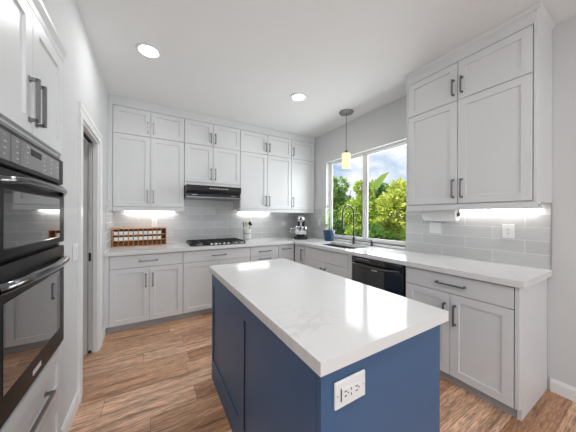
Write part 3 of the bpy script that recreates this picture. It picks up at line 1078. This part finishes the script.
def utensil(label, cat, name, base, tip, mat, head):
    u = thing(name, label, cat, (crx, cry, CT1 + .014), 0, 'utensils in the crock')
    b, tpt = Vector(base), Vector(tip)
    bm = bmesh.new()
    tube(bm, [b, b.lerp(tpt, .6), tpt], [.005, .005, .0045], 8)
    finish('handle', bm, mat, u, smooth=True)
    d = (tpt - b).normalized()
    bm = bmesh.new()
    q = d.to_track_quat('Z', 'Y').to_matrix().to_4x4()
    mx = Matrix.Translation(tpt) @ q
    if head == 'ladle':
        lathe(bm, [(0, -.012), (.022, -.006), (.036, .012), (.041, .034), (.038, .034), (.033, .014), (.02, -.002), (0, -.006)], 18,
              mx @ Matrix.Translation((0, .01, .012)) @ Matrix.Rotation(.9, 4, 'X'))
    elif head == 'turner':
        bx(bm, -.035, .035, -.003, .003, -.004, .085, .002)
        bmesh.ops.transform(bm, matrix=mx, verts=bm.verts)
    elif head == 'spoon':
        lathe(bm, [(0, -.01), (.014, .0), (.022, .022), (.018, .046), (0, .058)], 14, mx @ Matrix.Diagonal((1, .35, 1, 1)))
    else:
        for k in range(6):
            a = PI * k / 6
            pts = [Vector((math.cos(a) * .024 * math.sin(PI * s / 10), math.sin(a) * .024 * math.sin(PI * s / 10), .09 * (s / 10))) for s in range(11)]
            pts = pts + [Vector((-p.x, -p.y, p.z)) for p in pts[-2::-1]]
            tube(bm, [mx @ p for p in pts[:11]], .0014, 5)
            tube(bm, [mx @ p for p in pts[10:]], .0014, 5)
    finish('head', bm, mat, u, smooth=True)


utensil('black ladle sticking out of the banded crock', 'utensil', 'ladle', (.02, -.005, 0), (.042, -.012, .245), M_blackpl, 'ladle')
utensil('dark slotted turner standing at the left of the crock', 'utensil', 'turner', (-.035, .01, 0), (-.055, .012, .215), M_stoneb, 'turner')
utensil('pale wooden spoon standing in the crock', 'utensil', 'wooden_spoon', (-.03, -.03, 0), (-.035, -.04, .25), principled('pale_wood', (.62, .50, .36), .6), 'spoon')
utensil('steel whisk standing upright in the crock', 'utensil', 'whisk', (.0, .035, 0), (.004, .05, .205), M_steel, 'whisk')

# stand mixer (front towards camera side): body faces local -y
mx_ = thing('stand_mixer', 'silver stand mixer with steel bowl on the counter in the corner', 'mixer', (2.355, 3.47, CT1 + .0003), -.62)
mx_.scale = (1.18, 1.1, 1.12)
bm = bmesh.new()
prism(bm, rrect(.105, .175, .07, 0) and [(p[0], p[1]) for p in rrect(.105, .175, .075, 0)], 0, .030, 'z')
soften(bm, .006)
finish('base', bm, M_blackpl, mx_, smooth=True)
bm = bmesh.new()
prof = []
for z, hx_, hy_, yo in ((.028, .070, .060, .105), (.08, .055, .048, .110), (.18, .048, .046, .110), (.25, .052, .060, .100), (.275, .055, .066, .095)):
    prof.append([bm.verts.new((p[0], p[1] + yo, z)) for p in rrect(hx_, hy_, min(hx_, hy_) * .8, z)])
for a, b in zip(prof, prof[1:]):
    for i in range(len(a)): bm.faces.new((a[i], a[(i + 1) % len(a)], b[(i + 1) % len(a)], b[i]))
bm.faces.new(prof[0][::-1]); bm.faces.new(prof[-1])
finish('column', bm, M_blackpl, mx_, smooth=True)
bm = bmesh.new()
lathe(bm, [(0, -.175), (.030, -.172), (.050, -.155), (.057, -.12), (.062, -.02), (.062, .08), (.055, .13), (.035, .155), (0, .16)], 24,
      Matrix.Translation((0, .01, .315)) @ Matrix.Rotation(-PI / 2, 4, 'X') @ Matrix.Diagonal((1, .95, 1, 1)))
finish('head', bm, M_chrome, mx_, smooth=True)
bm = bmesh.new()
lathe(bm, [(0, -.012), (.018, -.012), (.020, .0), (.018, .006), (0, .006)], 16, Matrix.Translation((0, -.168, .322)) @ Matrix.Rotation(PI / 2, 4, 'X'))
finish('hub_cap', bm, M_blackpl, mx_, smooth=True)
bm = bmesh.new()
lathe(bm, [(0, .035), (.055, .035), (.060, .042), (.075, .06), (.098, .10), (.108, .15), (.110, .195), (.113, .198), (.107, .196), (.104, .15), (.09, .09), (.05, .05), (0, .046)], 32, Matrix.Translation((0, -.065, 0)))
bwl = finish('bowl', bm, M_chrome, mx_, smooth=True)
bm = bmesh.new()
tube(bm, [(-.108, -.065, .17), (-.150, -.065, .172), (-.158, -.065, .14), (-.150, -.065, .095), (-.105, -.065, .09)], .008, 8)
finish('bowl_handle', bm, M_chrome, bwl, smooth=True)
bm = bmesh.new()
tube(bm, [(0, -.07, .27), (0, -.07, .10)], [.016, .012], 10)
finish('beater', bm, M_steel, mx_, smooth=True)

# potted plant on the counter corner by the window
px, py = 2.545, 2.93
pp = thing('potted_plant', 'blue glazed pot with a thin leafy plant in front of the window', 'plant', (px, py, CT1 + .0003))
bm = bmesh.new()
lathe(bm, [(0, 0), (.066, 0), (.070, .004), (.090, .150), (.096, .152), (.097, .176), (.090, .178), (.086, .172), (.082, .150), (.064, .012), (0, .012)], 32)
finish('pot', bm, M_pot, pp, smooth=True)
bm = bmesh.new()
lathe(bm, [(0, .150), (.05, .152), (.082, .146), (.082, .140), (0, .140)], 20)
finish('soil', bm, M_soil, pp, smooth=True)


def leaf(bm, base, direction, L, W, fold=.25, droop=.3, mi=0):
    d = Vector(direction).normalized()
    side = d.cross(Vector((0, 0, 1)))
    if side.length < .05: side = Vector((1, 0, 0))
    side.normalize()
    nrm = side.cross(d)
    ctr, lf, rt = [], [], []
    n = 4
    for i in range(n + 1):
        s = i / n
        p = Vector(base) + d * L * s - Vector((0, 0, 1)) * droop * L * s * s
        wd = W * math.sin(PI * (s * .86 + .10)) ** .9 if i < n else 0
        ctr.append(bm.verts.new(p))
        if 0 < i < n:
            lf.append(bm.verts.new(p + side * wd / 2 + nrm * fold * wd / 2))
            rt.append(bm.verts.new(p - side * wd / 2 + nrm * fold * wd / 2))
    bm.faces.new((ctr[0], ctr[1], lf[0])); bm.faces.new((ctr[0], rt[0], ctr[1]))
    for i in range(n - 2):
        bm.faces.new((ctr[i + 1], ctr[i + 2], lf[i + 1], lf[i])); bm.faces.new((ctr[i + 1], rt[i], rt[i + 1], ctr[i + 2]))
    bm.faces.new((ctr[n - 1], ctr[n], lf[n - 2])); bm.faces.new((ctr[n - 1], rt[n - 2], ctr[n]))


rnd = random.Random(5)
stems = [((-.03, .02), (-.05, .10, .48)), ((.02, .0), (.0, .05, .60)), ((.0, -.02), (.035, .02, .42)), ((-.02, -.02), (-.10, .04, .36)), ((.03, .03), (.05, .09, .50))]
lbm = bmesh.new()
for (bx_, by_), tp in stems:
    bm = bmesh.new()
    a = Vector((bx_, by_, .146)); b = Vector((tp[0], tp[1], tp[2]))
    m_ = a.lerp(b, .5) + Vector((rnd.uniform(-.02, .02), rnd.uniform(-.02, .02), 0))
    tube(bm, [a, m_, b], [.0035, .003, .002], 6)
    finish('stem', bm, M_stem, pp, smooth=True)
    for k in range(14):
        s = .25 + .75 * k / 13
        p = (a.lerp(m_, s * 2) if s < .5 else m_.lerp(b, s * 2 - 1))
        an = rnd.uniform(0, 2 * PI)
        leaf(lbm, p, (math.cos(an), math.sin(an), rnd.uniform(.1, .9)), rnd.uniform(.06, .10), rnd.uniform(.028, .042), droop=.3)
fo = finish('foliage', lbm, M_houseleaf, pp, smooth=True)
for k, (x, y, zz) in enumerate(((.035, -.03, .235), (.055, -.005, .225), (.02, -.05, .22))):
    bm = bmesh.new()
    tube(bm, [(x, y, .146), (x * 1.1, y * 1.1, zz - .03), (x * 1.15, y * 1.15, zz)], [.010, .011, .006], 8)
    finish('stake', bm, M_red if k < 2 else M_stone, pp, smooth=True)

# paper towel roll under the right wall cabinet
ZRL = ZD - .055
pt = thing('paper_towel_holder', 'dark metal paper towel holder mounted under the right wall cabinet', 'holder', (2.49, 1.208, ZRL + .016))
bm = bmesh.new()
for yy in (-.162, .162):
    bx(bm, -.012, .012, yy - .003, yy + .003, -.062, .0325, .001)
    lathe(bm, [(0, -.006), (.012, -.006), (.012, .006), (0, .006)], 14, Matrix.Translation((0, yy, -.058)) @ Matrix.Rotation(PI / 2, 4, 'X'))
tube(bm, [(0, -.165, -.058), (0, .165, -.058)], .007, 10)
finish('bracket', bm, M_bronze, pt, smooth=True)
rl = thing('paper_towel_roll', 'white paper towel roll hanging under the right wall cabinet', 'paper towel', (2.49, 1.208, ZRL + .016 - .058))
bm = bmesh.new()
lathe(bm, [(.020, -.150), (.058, -.150), (.061, -.147), (.061, .147), (.058, .150), (.020, .150), (.020, -.150)], 36, Matrix.Rotation(PI / 2, 4, 'X'))
finish('paper', bm, M_paper, rl, smooth=True)
bm = bmesh.new()
lathe(bm, [(.012, -.151), (.0195, -.151), (.0195, .151), (.012, .151), (.012, -.151)], 24, Matrix.Rotation(PI / 2, 4, 'X'))
finish('core_tube', bm, M_woodd, rl, smooth=True)


# ================================================================= LAMPS
def undercab(label, x0, x1, place, z):
    loc, rz = place
    u = thing('under_cabinet_light', label, 'light', loc, rz, 'under-cabinet light bars')
    finish('housing', box(x0, x1, -.022, .022, 1.392, z - .0005, .002), M_plate, u)
    finish('diffuser', box(x0 + .006, x1 - .006, -.020, .020, 1.379, 1.3915, .002), M_strip, u)
    return u


undercab('glowing light bar under the wall cabinet above the jar rack', -.31, .30, ((0, YB - .045, 0), 0), ZD - .006)
undercab('glowing light bar under the wall cabinet above the utensil crock', 1.27, 1.85, ((0, YB - .045, 0), 0), ZD - .006)
undercab('glowing light bar under the wall cabinet right of the window', .33, .89, ((XR - .045, 1.44, 0), -PI / 2), ZD - .006)

for (x, y, lab) in ((-.02, 2.37, 'round recessed ceiling light near the left wall'), (1.56, 2.36, 'round recessed ceiling light near the pendant'),
                    (.1, -.2, None), (1.6, -.2, None), (.1, -2.0, None), (1.6, -2.0, None)):  # last four are out of view, added as fill light
    dlt = thing('recessed_light', lab or 'unseen ceiling fill light added behind the viewer', 'light', (x, y, ZC), 0, 'recessed ceiling lights')
    bm = bmesh.new()
    lathe(bm, [(.076, -.0005), (.100, -.0005), (.098, -.006), (.080, -.009), (.076, -.004), (.076, -.0005)], 32)
    finish('trim_ring', bm, M_trim, dlt, smooth=True)
    bm = bmesh.new()
    lathe(bm, [(0, -.004), (.076, -.004), (.076, -.0006), (0, -.0006)], 32)
    finish('lens', bm, M_bulb, dlt)
    o = area('downlight_glow', (x, y, ZC - .012), (0, 0, -1), .14, .14, 3.3 if y > 1 else (10 if x < 1 else 1.5), (.98, .985, 1), 'DISK')
    o.parent = dlt
    o.location = (0, 0, -.012)
    o.rotation_euler = (0, 0, 0)

pn = thing('pendant_lamp', 'amber glass pendant lamp hanging by a thin cord over the sink', 'lamp', (2.36, 2.36, ZC))
bm = bmesh.new()
lathe(bm, [(0, -.0005), (.098, -.0005), (.100, -.006), (.094, -.018), (.03, -.026), (.010, -.030), (0, -.030)], 32)
finish('canopy', bm, M_dsteel, pn, smooth=True)
bm = bmesh.new()
tube(bm, [(0, 0, -.028), (0, 0, -.55)], .0035, 8)
finish('cord', bm, M_bronze, pn, smooth=True)
bm = bmesh.new()
lathe(bm, [(0, -.535), (.010, -.535), (.014, -.548), (.024, -.556), (.026, -.585), (0, -.585)], 18)
finish('socket_cap', bm, M_bronze, pn, smooth=True)
bm = bmesh.new()
lathe(bm, [(.024, -.575), (.052, -.580), (.058, -.590), (.059, -.780), (.056, -.783), (.054, -.778), (.053, -.592), (.024, -.582)], 28)
finish('lamp_shade', bm, M_shade, pn, smooth=True)

# ================================================================= GARDEN beyond the window
GZ = -.35
tag(finish('ground', box(XR + .16, 30, -12, 30, GZ - .1, GZ), M_mulch), 'garden soil beyond the window', kind='structure')


def shrub(name, label, cat, x, y, hh, rx, ry, nleaf, L, W, mat, seed, group='shrubs and trees beyond the window', z0=.15, trunk=.05, lumps=9):
    r = random.Random(seed)
    s = thing(name, label, cat, (x, y, GZ), 0, group)
    bm = bmesh.new()
    for k in range(4):
        a = r.uniform(0, 2 * PI)
        tube(bm, [(r.uniform(-.05, .05), r.uniform(-.05, .05), 0), (math.cos(a) * rx * .2, math.sin(a) * ry * .2, hh * .45), (math.cos(a) * rx * .5, math.sin(a) * ry * .5, hh * .85)], [trunk, trunk * .6, trunk * .2], 7)
    finish('trunk', bm, M_bark, s, smooth=True)
    # lumps of foliage
    cs = []
    for k in range(lumps):
        a = 2 * PI * k / lumps + r.uniform(-.4, .4)
        q = r.uniform(.1, .62)
        zz = z0 + (hh - z0) * r.uniform(.12, .86)
        cs.append((math.cos(a) * rx * q, math.sin(a) * ry * q, zz, r.uniform(.36, .52) * min(rx, ry)))
    cs.append((0, 0, hh - .3 * min(rx, ry), .32 * min(rx, ry)))
    vs2, fs2 = [], []
    for i in range(nleaf):
        c = r.choice(cs)
        u = r.uniform(-1, 1); a = r.uniform(0, 2 * PI)
        rad = c[3] * r.uniform(.72, 1.08)
        sq = math.sqrt(1 - u * u)
        n = Vector((sq * math.cos(a), sq * math.sin(a), u))
        p = Vector(c[:3]) + n * rad
        if p.z < .02: continue
        d = (n + Vector((r.uniform(-.9, .9), r.uniform(-.9, .9), r.uniform(-.7, .5)))).normalized()
        sd_ = d.cross(Vector((r.uniform(-1, 1), r.uniform(-1, 1), r.uniform(-.4, 1)))).normalized()
        l, w_ = L * r.uniform(.7, 1.3), W * r.uniform(.7, 1.3)
        nn = d.cross(sd_)
        k = len(vs2)
        vs2 += [p, p + d * l * .45 + sd_ * w_ * .5 + nn * w_ * .15, p + d * l - nn * l * .15, p + d * l * .45 - sd_ * w_ * .5 + nn * w_ * .15]
        fs2 += [(k, k + 1, k + 2), (k, k + 2, k + 3)]
    me = bpy.data.meshes.new('foliage')
    me.from_pydata([tuple(v) for v in vs2], [], fs2)
    me.materials.append(mat)
    o = bpy.data.objects.new('foliage', me)
    C.objects.link(o); o.parent = s
    return s


shrub('shrub', 'dark low shrub behind the faucet at the left of the window', 'shrub', 4.15, 4.50, 1.55, .48, .55, 3400, .10, .05, M_leafD, 3)
shrub('shrub', 'low leafy green shrub just above the sill in the right pane', 'shrub', 4.05, 3.30, 1.45, .46, .56, 3200, .13, .06, M_leafB, 6)
shrub('shrub', 'low lime shrub at the right end of the window sill', 'shrub', 4.10, 2.30, 1.60, .46, .42, 2800, .13, .06, M_leafA, 10)
shrub('tree', 'yellow green broad-leaved tree filling the right pane', 'tree', 5.35, 3.55, 2.50, .62, .58, 8000, .12, .055, M_leafC, 4, lumps=14)
shrub('tree', 'bright green tree at the right edge of the window', 'tree', 5.25, 2.32, 2.45, .60, .56, 7000, .11, .055, M_leafA, 5, lumps=13)
shrub('tree', 'lime green tree just left of the window mullion', 'tree', 5.45, 4.79, 2.70, .58, .57, 7500, .10, .05, M_leafA, 2, lumps=14)
shrub('tree', 'dense green tree at the left edge of the window', 'tree', 5.30, 6.03, 3.0, .58, .57, 7500, .10, .05, M_leafB, 1, lumps=14)
shrub('tree', 'tall dark tree far back seen between the two left trees', 'tree', 7.9, 6.12, 3.0, .90, .86, 4600, .16, .08, M_leafD, 7, lumps=14)
shrub('tree', 'green tree far back behind the yellow green one', 'tree', 7.9, 4.15, 2.7, .92, .95, 4600, .16, .08, M_leafB, 8, lumps=14)
shrub('tree', 'dark tree far back at the left end of the garden', 'tree', 7.7, 8.05, 3.4, .95, .95, 3600, .15, .07, M_leafB, 9, lumps=12)

# banana plant with a broad paddle leaf
bn = thing('banana_plant', 'banana plant with a tall paddle leaf against the sky right of the mullion', 'plant', (6.55, 5.25, GZ), 0, 'shrubs and trees beyond the window')
bm = bmesh.new()
tube(bm, [(0, 0, 0), (0, 0, 1.4), (.0, 0, 2.55)], [.12, .10, .05], 10)
finish('stalk', bm, M_stem, bn, smooth=True)
for (d, L, W, b) in (((.16, -.50, .85), .95, .62, (0, 0, 2.42)), ((.05, .15, 1.0), .62, .30, (0, 0, 2.40)), ((-.5, .1, .9), .7, .26, (0, 0, 2.35))):
    lb = bmesh.new()
    leaf(lb, b, d, L, W, fold=.3, droop=.10)
    finish('leaf', lb, M_leafB, bn, smooth=True)
